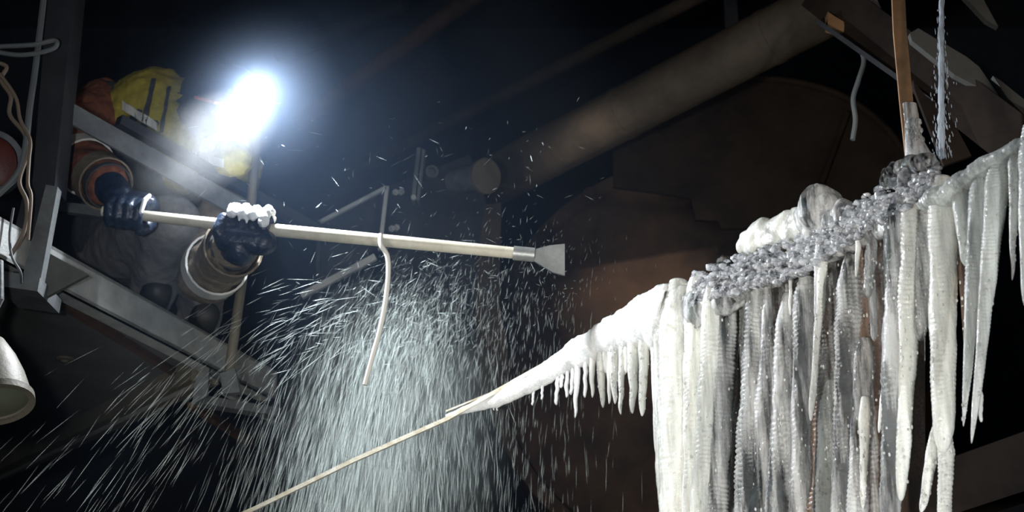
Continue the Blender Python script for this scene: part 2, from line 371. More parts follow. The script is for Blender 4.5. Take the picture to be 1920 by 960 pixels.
# ------------------------------------------------------------------ the crouching worker
wk = tag(empty('worker', P(270, 565, 3.6)), 'person crouching on the platform in orange sleeves, yellow vest, headlamp and gloves', 'person')
shR, elR, wrR = P(200, 205, 3.62), P(118, 275, 3.42), P(207, 352, 3.2)
shL, elL, wrL = P(430, 318, 3.55), P(388, 515, 3.42), P(440, 462, 3.2)
pel, chest, neck, head = P(235, 455, 3.78), P(315, 262, 3.62), P(365, 222, 3.54), P(412, 212, 3.42)
hipR, knR, anR = P(215, 470, 3.78), P(318, 418, 3.36), P(283, 560, 3.66)
hipL, knL, anL = P(265, 460, 3.85), P(385, 425, 3.5), P(372, 600, 3.86)
b = MB()
b.chain([pel, P(272, 360, 3.72), chest], [.13, .12, .13], 18); b.chain([chest, neck, head], [.1, .055, .06]); b.ball(head, .092, 3, 0, (1, 1, 1.15))
face = (HL - head); face.z -= .09; face.normalize()
side = face.cross(Vector((0, 0, 1))).normalized(); upf = side.cross(face)
b.capsule(head + face * .085 - upf * .005, head + face * .105 - upf * .03, .01, .014)                 # nose
b.capsule(head + face * .07 - upf * .075, head + face * .06 - upf * .085, .035, .03)                   # chin
b.capsule(head + face * .084 - upf * .055 - side * .018, head + face * .084 - upf * .055 + side * .018, .009, .009)  # mouth
for sgn in (-1, 1):
    b.ball(head + side * .092 * sgn - upf * .02, .025, 2, 0, (.6, 1, 1.2)); b.ball(head + face * .078 + side * .032 * sgn + upf * .004, .014, 2)
for s3, r3 in (((shR, elR, wrR), (.058, .046, .034)), ((shL, elL, wrL), (.058, .046, .034)), ((hipR, knR, anR), (.085, .058, .042)), ((hipL, knL, anL), (.085, .058, .042))): b.chain(s3, r3)
b.chain([chest, shR], [.09, .06]); b.chain([chest, shL], [.09, .06])
remesh(b.build('body', M_skin, wk), .011, 4)
b = MB(); b.chain([pel + Vector((0, 0, .02)), P(275, 355, 3.7), chest], [.15, .145, .155], 20)
b.chain([chest, shR], [.13, .088]); b.chain([chest, shL], [.13, .088]); b.chain([chest, neck], [.11, .075])
remesh(b.build('jacket', M_jack, wk), .011, 3, .5, .022, .06)
for sh, el, wr in ((shR, elR, wrR), (shL, elL, wrL)):
    b = MB(); b.chain([sh, el, wr + (el - wr) * .12], [.088, .078, .062]); remesh(b.build('sleeve', M_orange if sh is shR else M_tan, wk), .009, 2, .5, .022, .05)
def band(a, c, t, wd, r, name, mat, grow=1.0):
    a = Vector(a); c = Vector(c); d = (c - a).normalized(); p = a.lerp(c, t)
    b = MB(); b.lathe(p - d * wd / 2, d, [(0, r * .97), (0, r * 1.04), (wd, r * 1.04 * grow), (wd, r * .97 * grow), (0, r * .97)], 24); return b.build(name, mat, wk)
band(elR, wrR, .45, .05, .073, 'sleeve_band', M_band); band(elL, wrL, .3, .045, .078, 'sleeve_band', M_band)
band(elR, wrR, .84, .055, .066, 'cuff', M_tan); band(elL, wrL, .78, .09, .064, 'cuff', M_tan, 1.12)
for el, wr in ((elR, wrR), (elL, wrL)): band(el, wr, .93, .03, .056, 'cuff_lining', M_jack)
# vest
b = MB(); b.chain([P(312, 236, 3.6), P(290, 214, 3.6)], [.135, .13], 20); b.chain([chest + Vector((0, -.01, .02)), shR.lerp(chest, .42)], [.15, .115]); b.chain([shL, P(425, 290, 3.42), P(440, 304, 3.35)], [.09, .075, .045]); b.chain([chest + Vector((0, -.01, 0)), shL.lerp(chest, .12)], [.15, .105])
vest = remesh(b.build('vest', M_yellow, wk), .011, 2, .5, .03, .05)
def strip(pts, wd, name, mat, parent):
    b = MB()
    for p, q in zip(pts, pts[1:]): b.bar(p, q, .006, wd, (0, -.3, .95))
    return b.build(name, mat, parent, False)
bpy.context.view_layer.update()
from mathutils.bvhtree import BVHTree
dg = bpy.context.evaluated_depsgraph_get(); ev = vest.evaluated_get(dg); em = ev.to_mesh(); vo = world_loc(vest)
tree = BVHTree.FromPolygons([v.co + vo for v in em.vertices], [tuple(p.vertices) for p in em.polygons]); ev.to_mesh_clear()
def laid(pts, wd, upright=False, name='reflective_band', mat=M_band):                        # a strip of tape lying on the cloth
    top = []; bot = []
    for x, y in pts:
        for lst, q in ((top, -wd / 2), (bot, wd / 2)):
            h = tree.ray_cast(CAM, ray(x + (q if upright else 0), y + (0 if upright else q)).normalized())
            if h[0] is None: continue
            lst.append(h[0] + h[1] * .004)
    b = MB()
    for k in range(min(len(top), len(bot)) - 1):
        q = [top[k], top[k + 1], bot[k + 1], bot[k]]; n = (q[1] - q[0]).cross(q[3] - q[0]).normalized() * .003; b.hexa([v + n for v in q], [v - n for v in q])
    if b.v: b.build(name, mat, vest, False)
laid([(232 + 4 * k, 198 + 2.6 * k) for k in range(17)], 17)
laid([(372 + 4 * k, 292 + 1.2 * k) for k in range(13)], 15)
laid([(288 - 1.2 * k, 150 + 6 * k) for k in range(16)], 9, True, 'shoulder_strap', M_jack)
laid([(316 - .9 * k, 165 + 6 * k) for k in range(15)], 6, True, 'shoulder_strap', M_jack)
# trousers and boots
b = MB(); b.chain([pel, hipR, knR, anR], [.14, .11, .078, .062]); b.chain([pel, hipL, knL, anL], [.14, .11, .078, .062])
remesh(b.build('trousers', M_trous, wk), .011, 3, .5, .018, .07)
for an in (anR, anL):
    b = MB(); g = Vector((an.x, an.y, ZT + .045)); d = Vector((.35, -.93, 0)) * .11
    b.capsule(an, g, .056, .05); b.capsule(g - d * .4, g + d * 1.3, .045, .04); remesh(b.build('boot', M_boot, wk), .008, 3)
# helmet with its headlamp
hel = MB(); hc = head + upf * .03 - face * .01
pr = [(.0, .116), (.0, .11), (.03, .109), (.065, .094), (.09, .066), (.104, .03), (.107, 0)]
hel.lathe(hc, upf, pr, 32); brm = MB(); brm.prism([hc + face * .1 + side * .09, hc + face * .165 + side * .05, hc + face * .165 - side * .05, hc + face * .1 - side * .09], upf * .008)
helm = hel.build('helmet', M_helm, wk); brm.build('brim', M_brim, helm, False)
d = (Vector((HL.x + .15, HL.y - .6, HL.z - .12)) - HL).normalized()
b = MB(); b.lathe(HL - d * .05, d, [(0, 0), (0, .02), (.02, .03), (.046, .036), (.05, .036), (.05, .03)], 28); b.capsule(HL - d * .04, hc + face * .1 + upf * .03, .016, .016); hb = b.build('headlamp', M_black, helm)
b = MB(); b.lathe(HL - d * .004, d, [(0, .033), (.003, .03), (.006, 0)], 28); b.build('lens', M_lens, helm)
# gloves
pa, pb_ = P(222, 399, 3.16), P(478, 428, 3.16)
PD = (pb_ - pa).normalized()
PU = (Vector((0, 0, 1)) - PD * PD.z).normalized(); PB = PD.cross(PU)            # up and sideways across the pole
if PB.y < 0: PB = -PB                                                            # away from the camera
def ang(p, a, r): return p + (PU * math.sin(a) - PB * math.cos(a)) * r           # a = 0 front, 90 top, 180 behind
def glove(pts, angs, palm, wrist, thumb, name):
    b = MB()
    for k, p in enumerate(pts):
        rr = (.0155, .0165, .0162, .0145)[k]
        c = [ang(p, R(a), .0135 + rr * .92) for a in angs[k]]
        b.chain(c, [rr * 1.08, rr * 1.03, rr, rr * .95, rr * .9][:len(c)], 12)
    b.chain(palm[0], palm[1], 16); b.chain(thumb, [.018, .017, .0155], 12); b.chain(wrist, [.038, .042], 14)
    g = b.build(name, M_glove, wk); remesh(g, .0034, 2, .4, .004, .02); return g
mm = S(420, 3.16)
pt = lambda px: pa.lerp(pb_, (px - 222) / 256.)
fl = [pt(x) for x in (437, 458, 478, 499)]
gl = glove(fl, [(250, 185, 120, 55, -18), (250, 185, 118, 50, -25), (250, 185, 118, 52, -22), (250, 188, 124, 62, -5)],
           ([ang(fl[0], R(290), .044) - PD * .002, ang(fl[3], R(290), .042) + PD * .004], [.032, .031]),
           [ang(fl[1], R(270), .06), wrL], [ang(fl[0], R(285), .055) - PD * .01, ang(fl[0], R(320), .045) - PD * .022, ang(fl[0], R(5), .033) - PD * .018], 'glove')
b = MB()                                                                         # white lumps and drips over the knuckles and tips
for k, (p, hi_) in enumerate(zip(fl, (100, 95, 100, 90))):
    for a in ((140, 115, 90, 65, 42, 22) if k < 3 else (125, 100, 75, 55, 35, 15, 0)): b.ball(ang(p, R(a), .0135 + .031) + Vector((0, 0, 0)), .0125 + .002 * random.random(), 2, .3, (1, 1, 1), k * 9 + a)
for px, L in ((452, .022), (466, .026), (490, .012)): b.capsule(ang(pt(px), R(30), .046), ang(pt(px), R(30), .046) - Vector((0, 0, L)), .006, .003)
remesh(b.build('white_cap', M_white, gl), .0022, 3, .5, .004, .012)
fr = [pt(x) for x in (212, 229, 246, 263)]
gr = glove(fr, [(100, 60, 15, -35, -80), (105, 60, 12, -35, -80), (105, 60, 10, -38, -80), (105, 60, 10, -38, -75)],
           ([ang(fr[0], R(120), .042), ang(fr[3], R(120), .04)], [.034, .031]),
           [ang(fr[0], R(112), .05), wrR], [ang(fr[3], R(140), .045) + PD * .01, ang(fr[3], R(190), .04) + PD * .014, ang(fr[3], R(255), .036) + PD * .006], 'glove')
b = MB(); b.chain([ang(fr[3], R(80), .05) + PD * .014, ang(fr[3], R(30), .048) + PD * .016, ang(fr[3], R(-10), .044) + PD * .014], [.005, .006, .005]); b.build('white_cap', M_white, gr)

# the pole with its scraper blade
tip = P(1002, 478, 3.16)
po = tag(empty('ice_scraper', pt(190)), 'long pale pole with flat steel scraper blade, held in both gloves', 'tool')
b = MB(); b.tube([pt(192), pt(300), pt(478)] + [pt(478).lerp(tip, k / 6) for k in range(1, 7)], [.0125, .013, .015] + [.0155, .0155, .015, .0145, .014, .0135], 18); b.build('handle', M_wood, po)
tk = (tip - pt(478)).normalized(); e = P(1060, 487, 3.16)
b = MB(); b.lathe(tip - tk * .05, tk, [(0, .0135), (0, .017), (.05, .017), (.05, 0)], 20); b.build('ferrule', M_blade, po)
b = MB(); b.prism([P(1000, 468, 3.156), P(1030, 460, 3.156), P(1059, 457, 3.156), P(1059, 516, 3.156), P(1036, 510, 3.156), P(1000, 488, 3.156)], (0, .006, 0)); b.build('blade', M_blade, po, False)

# ------------------------------------------------------------------ machinery behind the pole
def quad(mb, pts, Y, dy): mb.prism([P(x, y, Y) for x, y in pts], (0, dy, 0))
bx = tag(empty('steel_guard_box', P(660, 540, 4.2)), 'open steel guard box with pale edges behind the pole', 'guard box')
b = MB(); quad(b, [(598, 420), (724, 352), (712, 462), (596, 534)], 4.25, .02); b.build('back_panel', M_dark, bx, False)
for p0, p1 in (((598, 418), (724, 352)), ((726, 350), (712, 470)), ((598, 416), (596, 536))):
    b = MB(); b.bar(P(*p0, 4.2), P(*p1, 4.2), .012, .012, (0, 1, 0)); b.build('edge_angle', M_pale if p0[0] != 598 or p1[0] != 596 else M_dark, bx, False)  # pale colour carries the light along the box edges
b = MB(); b.bar(P(565, 555, 4.1), P(704, 482, 4.1), .02, .016, (0, 1, 0)); b.build('edge_angle', M_pale, bx, False)
sp = tag(empty('bearing_plate', P(820, 600, 4.35)), 'dark bolted steel plate behind the scraper pole, below the capped cylinder', 'plate')
b = MB(); quad(b, [(722, 352), (880, 290), (912, 380), (908, 640), (740, 640), (715, 460)], 4.35, .03); b.build('plate', M_dark, sp, False)
for x, y in ((740, 362), (751, 361), (733, 430), (742, 428)):
    b = MB(); b.lathe(P(x, y, 4.33), (.3, -.9, -.1), [(0, .011), (.014, .011), (.014, .006), (.024, .006), (.024, 0)], 6); b.build('bolt', M_pale, sp, False)
b = MB(); b.lathe(P(806, 326, 4.34), (.3, -.9, -.1), [(0, .022), (.03, .022), (.03, .014), (.016, .013), (.016, 0)], 20); b.build('hub', M_grey, sp)
ch = tag(empty('channel_bracket', P(776, 376, 4.25)), 'short upright grey channel bracket standing left of the capped cylinder', 'bracket')
b = MB(); quad(b, [(782, 276), (789, 277), (778, 374), (771, 372)], 4.22, .05); quad(b, [(792, 279), (797, 281), (786, 376), (781, 374)], 4.22, .05); quad(b, [(782, 276), (797, 281), (786, 376), (771, 372)], 4.26, .01); b.build('channel', M_grey, ch, False)
b = MB(); b.bar(P(784, 350, 4.29), P(784, 350, 4.36), .02, .02); b.build('fixing_stud', M_dark, ch, False)
b = MB(); b.lathe(P(776, 372, 4.2), (0, -1, 0), [(0, .009), (.012, .009), (.012, 0)], 6); b.build('bolt', M_pale, ch, False)
cy = tag(empty('capped_cylinder', P(900, 370, 4.1)), 'dull steel cylinder with a round end cap below the large pipe', 'cylinder')
c0 = P(912, 330, 4.05); dx = (P(868, 342, 4.15) - c0).normalized(); dd = Vector((.62, -.72, -.2)).normalized()
b = MB(); b.lathe(c0 - dd * .16, dd, [(0, 0), (0, .04), (.15, .04), (.15, 0)], 32); b.build('barrel', M_grey, cy)
b = MB(); b.lathe(c0 - dd * .012, dd, [(0, .04), (0, .056), (.014, .056), (.016, .05), (.016, 0)], 36); b.build('end_cap', M_brace, cy)
dr = tag(empty('return_roller', P(720, 760, 5.0)), 'large grey roller behind the spray, with a round hub hole', 'roller')
c0 = P(725, 690, 5.15); dd = Vector((-.35, -.9, -.12)).normalized()
b = MB(); b.lathe(c0 - dd * .2, dd, [(0, 0), (0, .37), (.18, .37), (.2, .36), (.2, .27), (.18, .26), (.18, .1), (.21, .095), (.21, 0)], 56); b.build('roller_shell', M_drum, dr)
c1 = P(622, 562, 4.75)
b = MB(); b.lathe(c1, dd, [(-.02, .055), (.012, .055), (.016, .045), (.016, .016), (-.01, .014), (-.01, 0)], 32); b.build('side_hub', M_grey, dr)
b = MB(); b.lathe(c1 + dd * .012, dd, [(0, .014), (.006, .014), (.006, 0)], 20); b.build('hub_hole', M_black, dr)
b = MB(); b.capsule(P(632, 600, 4.74), P(618, 690, 4.74), .03, .024); b.capsule(P(655, 560, 4.75), P(690, 520, 4.8), .03, .02); b.build('bearing_arm', M_grey, dr)
cm = tag(empty('support_post', P(920, 650, 4.2)), 'rusty upright post behind the scraper blade', 'post')
b = MB(); quad(b, [(908, 384), (940, 380), (936, 570), (950, 640), (956, 760), (900, 760), (890, 560)], 4.3, .05); b.build('post', M_rustpipe, cm, False)
b = MB(); b.lathe(P(914, 543, 4.295), (0, -1, 0), [(0, .012), (.008, .012), (.008, 0)], 16); b.build('bolt', M_dark, cm)
# white rope hanging past the pole
b = MB(); b.tube(spline([P(714, 440, 3.11), P(714, 458, 3.1), P(726, 480, 3.1), P(728, 515, 3.1), P(722, 570, 3.1), P(712, 620, 3.1), P(698, 670, 3.1), P(684, 722, 3.1)], 8), .0058, 10)
rp = tag(b.build('hanging_rope', M_rope), 'frosted white rope hanging from the pole in front of the spray', 'rope')

# ------------------------------------------------------------------ pipes overhead
def pipe(name, a, b_, r, mat, label, fl=None):
    o = empty(name, min(a, b_, key=lambda v: v.z)); tag(o, label, 'pipe')
    m = MB(); d = b_ - a; m.tube([a + d * (k / 24) for k in range(25)], r, 40); m.build('pipe_wall', mat, o)
    for t in fl or (): p = a + d * t; dn = d.normalized(); m = MB(); m.lathe(p - dn * .012, dn, [(0, r * .95), (0, r * 1.03), (.024, r * 1.03), (.024, r * .95)], 40); m.build('pipe_joint', mat, o)
    return o
pipe('large_pipe', P(860, 372, 4.7), P(1620, -22, 3.7), .088, M_rustpipe, 'large brown rusty pipe slanting up to the right behind the ice', (.45, .8))
pipe('thin_pipe', P(690, 306, 5.8), P(1420, -62, 4.2), .026, M_rustpipe, 'thin dull pipe running above the large rusty pipe')
pipe('thin_pipe', P(560, 230, 5.8), P(960, -60, 5.0), .038, M_rust, 'faint brown pipe high up to the right of the headlamp')
pipe('thin_pipe', P(520, 100, 6.5), P(760, 10, 6.2), .05, M_dark, 'dark pipe near the top, above the headlamp')

# ------------------------------------------------------------------ rusty drum and its dark shadow sheet behind the ice
bd = tag(empty('rusty_drum', P(1380, 1000, 4.7)), 'huge round rusty brown drum in the dark behind the ice', 'drum')
c0 = P(1330, 660, 5.1); rr = 420 * S(600, 5.1); dd = Vector((-.12, -.98, .1)).normalized()
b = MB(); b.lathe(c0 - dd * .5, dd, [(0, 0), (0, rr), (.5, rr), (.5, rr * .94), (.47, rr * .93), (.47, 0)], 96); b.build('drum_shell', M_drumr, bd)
for k in range(6):
    a = k * math.pi / 3 + .3; u = dd.orthogonal().normalized(); v = dd.cross(u)
    p = c0 + (u * math.cos(a) + v * math.sin(a)) * rr * .97
    b = MB(); b.lathe(p - dd * .002, dd, [(0, .025), (.02, .025), (.02, 0)], 6); b.build('bolt', M_drumr, bd, False)
gp = tag(empty('stepped_shadow_sheet', P(1450, 420, 4.3)), 'dark sheet added for the stepped shadow on the drum, with a curved top rim', 'plate')  # sheet added in the outline of the stepped shadow on the drum
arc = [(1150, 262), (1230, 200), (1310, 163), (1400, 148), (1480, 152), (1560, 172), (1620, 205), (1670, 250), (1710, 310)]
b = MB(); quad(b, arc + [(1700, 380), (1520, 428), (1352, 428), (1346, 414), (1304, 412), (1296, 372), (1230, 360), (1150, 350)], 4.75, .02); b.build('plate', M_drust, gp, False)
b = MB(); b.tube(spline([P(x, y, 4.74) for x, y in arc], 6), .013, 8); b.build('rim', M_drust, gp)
b = MB(); b.bar(P(1380, 190, 4.78), P(1380, 190, 4.78) + Vector((0, 0, 4)), .05, .02, (0, 1, 0)); b.build('hanger', M_dark, gp, False)
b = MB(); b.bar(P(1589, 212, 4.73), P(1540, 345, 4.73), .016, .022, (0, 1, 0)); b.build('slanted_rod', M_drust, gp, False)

# ------------------------------------------------------------------ beams at the upper right
rb = tag(empty('roof_beam', P(1720, 200, 3.3)), 'dark rusty beam slanting down behind the hanger strap', 'beam')
a0, a1 = P(1530, -22, 3.35), P(1990, 330, 2.9)
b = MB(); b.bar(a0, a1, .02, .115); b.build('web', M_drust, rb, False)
b = MB(); b.bar(P(1540, 45, 3.3), P(1760, 200, 3.1), .05, .012); b.build('lower_flange', M_dark, rb, False)
b = MB(); quad(b, [(1600, -10), (1640, -10), (1668, 48), (1614, 12)], 3.25, .02); b.build('side_plate', M_grey, rb, False)
b = MB(); quad(b, [(1706, 62), (1722, 53), (1812, 106), (1836, 125), (1878, 186), (1790, 140), (1710, 76)], 3.02, .02); b.build('side_plate', M_under, rb, False)
b = MB(); quad(b, [(1862, 142), (1875, 150), (1925, 190), (1925, 220), (1888, 182)], 3.0, .02); b.build('side_plate', M_under, rb, False)
b = MB(); quad(b, [(1552, 22), (1584, 42), (1582, 60), (1552, 50)], 3.28, .03); b.build('clamp_block', M_strap, rb, False)
b = MB(); quad(b, [(1800, -15), (1842, -5), (1872, 50), (1850, 38)], 3.2, .02); b.build('side_plate', M_under, rb, False)
wp = tag(empty('bracing_plate', P(1790, 290, 3.0)), 'grey wedge-shaped plate behind the water stream', 'plate')
b = MB(); quad(b, [(1712, 150), (1736, 180), (1775, 205), (1822, 292), (1770, 310), (1716, 170)], 2.95, .012); b.build('plate', M_drust, wp, False)
cable('hanging_wire', [(1612, 88, 3.3), (1620, 115, 3.3), (1610, 150, 3.3), (1600, 185, 3.3), (1604, 225, 3.3), (1599, 262, 3.3)], .0065, M_cable2, 'dull grey wire hanging behind the hanger strap')

# ------------------------------------------------------------------ beam at the lower right
lb = tag(empty('lower_beam', P(1800, 900, 3.6)), 'dark rusty beam with a pale cord edge at the lower right', 'beam')
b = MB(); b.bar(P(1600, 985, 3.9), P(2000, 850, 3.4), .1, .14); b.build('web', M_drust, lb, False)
b = MB(); b.tube([P(1690, 912, 3.75), P(1800, 868, 3.6), P(1990, 788, 3.35)], .0045, 8); b.build('edge_cord', M_cable, lb)

# ------------------------------------------------------------------ the iced bar
BASE = [(380, 995), (480, 950), (660, 862), (840, 782), (1060, 660), (1240, 552), (1490, 470), (1700, 350), (1920, 250), (2040, 195), (2220, 112)]
ZB = 1.6 + 2.1 * .4717
def Yb(px):
    y = Pz(px, interp(BASE, px), ZB).y
    return y if y < 2.85 else 2.85 + .5 * math.tanh((y - 2.85) / .5)
ib = tag(empty('carrier_bar', P(1500, 960, Yb(1500) + .1)), 'long steel bar climbing to the right, its upper half buried in ice', 'bar')
bp = [P(x, interp(BASE, x) + 3, Yb(x)) for x in (380, 480, 660, 840, 960, 1060, 1150, 1240, 1360, 1490, 1600, 1750)]
b = MB()
for p, q in zip(bp, bp[1:]): b.bar(p, q + (q - p) * .01, .012, .0095)
b.build('bar', M_barp, ib, False)
b = MB(); b.bar(P(836, 772, 3.4), P(925, 736, 3.4), .012, .004); b.build('bar_lip', M_barp, ib, False)
b = MB()
xs = [1290, 1360, 1430, 1500, 1570, 1640, 1735]
f_ = [P(x, interp(BASE, x) + 25, Yb(x) + .1) for x in xs]; g_ = [P(x, 1020, Yb(x) + .1) for x in xs]
for i in range(len(xs) - 1):
    q = [f_[i], f_[i + 1], g_[i + 1], g_[i]]; b.hexa(q, [p + Vector((.0, .012, 0)) for p in q])
b.build('rusted_web', M_web, ib, False)

# hanger strap and its frosted foot
hs = tag(empty('hanger_strap', P(1712, 300, 2.48)), 'ochre flat steel strap hanging down into the ice', 'strap')
st = [P(1684, -30, 2.5) + (P(1684, -30, 2.5) - P(1688, 60, 2.5)) * 6, P(1684, -30, 2.5), P(1688, 60, 2.5), P(1700, 190, 2.5), P(1714, 320, 2.5)]
b = MB()
for p, q in zip(st, st[1:]): b.hexa([p + Vector((-.013, 0, 0)), p + Vector((.013, 0, 0)), p + Vector((.013, .007, 0)), p + Vector((-.013, .007, 0))], [q + Vector((-.013, 0, 0)), q + Vector((.013, 0, 0)), q + Vector((.013, .007, 0)), q + Vector((-.013, .007, 0))])
b.build('strap', M_strap, hs, False)
b = MB()
def lump(i, a, p): return 1 + .25 * noise.noise(p * 90)
b.tube([P(1705, 195, 2.5), P(1708, 230, 2.5), P(1712, 262, 2.5), P(1720, 290, 2.5), P(1728, 315, 2.5)], [.0145, .016, .0185, .026, .034], 20, True, .7, lump)
for k in range(60):
    t = random.random(); b.ball(P(1700 + 26 * random.random() + 8 * t, 225 + 65 * t, 2.49), .004 + .002 * random.random(), 1, .2, (1, 1, 1.5), k)
b.build('frost_foot', M_semi, hs)

# ------------------------------------------------------------------ the ice
iceR = tag(empty('ice_formation', P(1500, 960, Yb(1500))), 'long ridge of ice with a curtain of icicles hanging from the bar', 'ice')
TOP = [(835, 778), (870, 762), (930, 734), (1000, 694), (1060, 650), (1150, 590), (1240, 532), (1330, 502), (1400, 480), (1490, 458), (1560, 420), (1640, 372), (1700, 340), (1750, 322), (1800, 300), (1860, 264), (1920, 230), (2010, 190), (2200, 105)]
BOT = [(835, 788), (870, 776), (930, 766), (1000, 734), (1060, 703), (1110, 684), (1160, 664), (1220, 660), (1260, 690), (1330, 628), (1400, 578), (1490, 528), (1560, 500), (1640, 465), (1700, 450), (1750, 455), (1800, 450), (1860, 400), (1920, 350), (2010, 300), (2200, 200)]
pts = []; rad = []
for k in range(841):
    x = 836 + 1169 * k / 720; t = interp(TOP, x); bo = interp(BOT, x); Y = Yb(x)
    pts.append(P(x, (t + bo) / 2, Y)); rad.append((bo - t) / 2 * S((t + bo) / 2, Y) * .92)
sm = [sum(rad[max(0, i - 10):i + 11]) / len(rad[max(0, i - 10):i + 11]) for i in range(841)]; sm[0] = .002
def ridge(i, a, p):
    q = p.copy(); q.z *= .55
    return 1 + .13 * noise.noise(p * 18) + .10 * noise.noise(q * 48) + .06 * noise.noise(q * 110) + .035 * noise.noise(p * 230)
b = MB(); fr_ = [r * min(1, max(.1, (299 - i) / 45)) for i, r in enumerate(sm[:300])]; b.tube(pts[:300], fr_, 56, True, .5, ridge); b.build('frosted_ridge', M_frost, iceR, True, 180)
b = MB(); mid_ = [r * min(1, .35 + .65 * i / 45, .35 + .65 * (329 - i) / 40) for i, r in enumerate(sm[250:580])]; b.tube(pts[250:580], mid_, 64, True, .55, ridge); b.build('clear_ridge', M_semi, iceR, True, 180)
b = MB(); rt_ = [r * min(1, .2 + .8 * i / 40) for i, r in enumerate(sm[540:])]; b.tube(pts[540:], rt_, 60, True, .42, ridge); b.build('milky_ridge', M_gice, iceR, True, 180)
# white lumps and the hump behind the crest
b = MB()
for k, (x, y, r) in enumerate([(1396, 462, 16), (1404, 450, 18), (1420, 440, 22), (1432, 432, 24), (1444, 446, 26), (1458, 428, 22), (1470, 424, 26), (1484, 416, 24), (1490, 436, 28), (1500, 408, 22), (1506, 425, 26), (1415, 462, 20), (1460, 452, 24)]):
    b.ball(P(x, y, Yb(x) + .05), r * S(y, Yb(x)), 3, .25, (1, .9, 1.1), k)
remesh(b.build('frozen_lump', M_ice, iceR), .0035, 5)
b = MB()
for k, (x, y, r) in enumerate([(1540, 396, 46), (1520, 410, 34), (1528, 440, 26), (1552, 388, 28), (1566, 420, 26), (1548, 450, 24), (1585, 400, 26)]):
    b.ball(P(x, y, Yb(x) + .01), r * S(y, Yb(x)), 3, .25, (1, .8, 1.1), k + 50)
remesh(b.build('frozen_lump', M_semi, iceR), .0035, 5)
b = MB()
for k, (x, y, r) in enumerate([(1664, 326, 13), (1660, 340, 12), (1678, 318, 16), (1694, 314, 18), (1712, 308, 20), (1730, 304, 18), (1742, 300, 15), (1676, 340, 16), (1700, 334, 20)]):
    b.ball(P(x, y, Yb(x) - .02), r * S(y, Yb(x)), 3, .25, (1, .9, 1), k + 80)
remesh(b.build('frozen_lump', M_clear, iceR), .003, 4)
# glassy crust of beads along the crest
b = MB(); rn = random.Random(3)
for k in range(1150):
    x = 1300 + 460 * rn.random(); t = interp(TOP, x); u = rn.random() ** .8
    wdt = interp([(1300, 60), (1420, 75), (1560, 80), (1700, 62), (1760, 25)], x)
    y = t - interp([(1300, 0), (1560, 20), (1640, 18), (1760, 4)], x) + wdt * u
    r = (2.6 + 6.5 * rn.random() ** 2) * S(y, Yb(x)); Y = Yb(x) - interp([(0, 0), (.4, .035), (1, .05)], u)
    b.ball(P(x, y, Y), r, 1 if r < .004 else 2, .35, (1.1 + .5 * rn.random(), 1, .95), k)
tag(b.build('ice_crust', M_bead, iceR), kind='stuff')

# icicles: x0, y0, x1, y1 (top and tip), width at the top and near the tip, depth offset, material, ripple
COLS = []
def icicle(x0, y0, x1, y1, w0, w1, dY=0, mat=None, rip=.06, lam=9, tipk=.12, bend=0, name='icicle', seed=0, mid=None, sq=.85, wob=.12):
    Y = Yb(x0) + dY; hd = 26 if 10 < w0 < 45 else 40 if w0 > 10 else 6
    x0 -= (x1 - x0) * hd / max(60, y1 - y0); y0 -= hd
    n = max(14, int(abs(y1 - y0) / 2.0)); pts = []; rad = []; o = seed * 5.3
    for k in range(n + 1):
        t = k / n; px = x0 + (x1 - x0) * (t + bend * t * (1 - t)) + 2.2 * noise.noise((o, t * 5, 0)) * min(1, t * 4); py = y0 + (y1 - y0) * t
        wv = (w0 + (w1 - w0) * t) if not mid else (w0 + (mid - w0) * t / .5 if t < .5 else mid + (w1 - mid) * (t - .5) / .5)
        if tipk and t > 1 - tipk: q = (1 - t) / tipk; wv *= max(.02, math.sqrt(max(0, 1 - (1 - q) ** 2)))
        wv *= .45 + .55 * min(1, (py - y0) / (hd * 1.6)) ** .6
        pts.append(P(px, py, Y)); rad.append(wv / 2 * S(py, Y))
    ns = 12 if w0 < 26 else 22 if w0 < 50 else 28; lm = lam * S(700, Y)
    def fn(i, a, p):
        s = p.z + .25 * lm * math.sin(a * 2 + o)
        q = math.sin(2 * math.pi * s / lm + 5 * noise.noise((p.x * 40, p.z * 26, o)))
        return 1 + rip * (.15 + max(0, noise.noise((p.x * 14, p.z * 12, o + 9)) + .25)) * q * 1.1 + .03 * noise.noise(p * 190) + wob * noise.noise(Vector((p.x * 30 + o, p.y * 30, p.z * 11))) + .45 * wob * noise.noise(Vector((p.x * 75, p.y * 75 + o, p.z * 40)))
    COLS.append((pts, rad))
    b = MB(); b.tube(pts, rad, ns, True, sq, fn); return b.build(name, mat or M_ice, iceR, True, 180)
k = 0
for a in [ # small icicles under the frosted ridge
    (1000, 730, 999, 761, 5, 4), (1019, 722, 1015, 750, 6, 4), (1046, 708, 1043, 760, 8, 6), (1054, 704, 1052, 728, 8, 6), (1064, 700, 1062, 746, 11, 6), (1074, 696, 1071, 741, 9, 6),
    (1083, 690, 1078, 784, 15, 5), (1098, 684, 1097, 746, 10, 6), (1110, 676, 1111, 746, 16, 6), (1127, 668, 1130, 765, 26, 7), (1143, 664, 1142, 758, 12, 6), (1152, 656, 1152, 758, 25, 8), (1168, 652, 1164, 778, 20, 6),
    (1188, 645, 1186, 776, 30, 9), (1209, 632, 1203, 781, 26, 11), (925, 758, 925, 770, 4, 3), (931, 756, 932, 771, 4, 3), (1136, 660, 1136, 700, 18, 8), (1176, 650, 1175, 700, 18, 8)]:
    icicle(*a, 0, M_frost if a[0] < 1100 else M_ice, .05, 8, .15, 0, 'icicle', k); k += 1
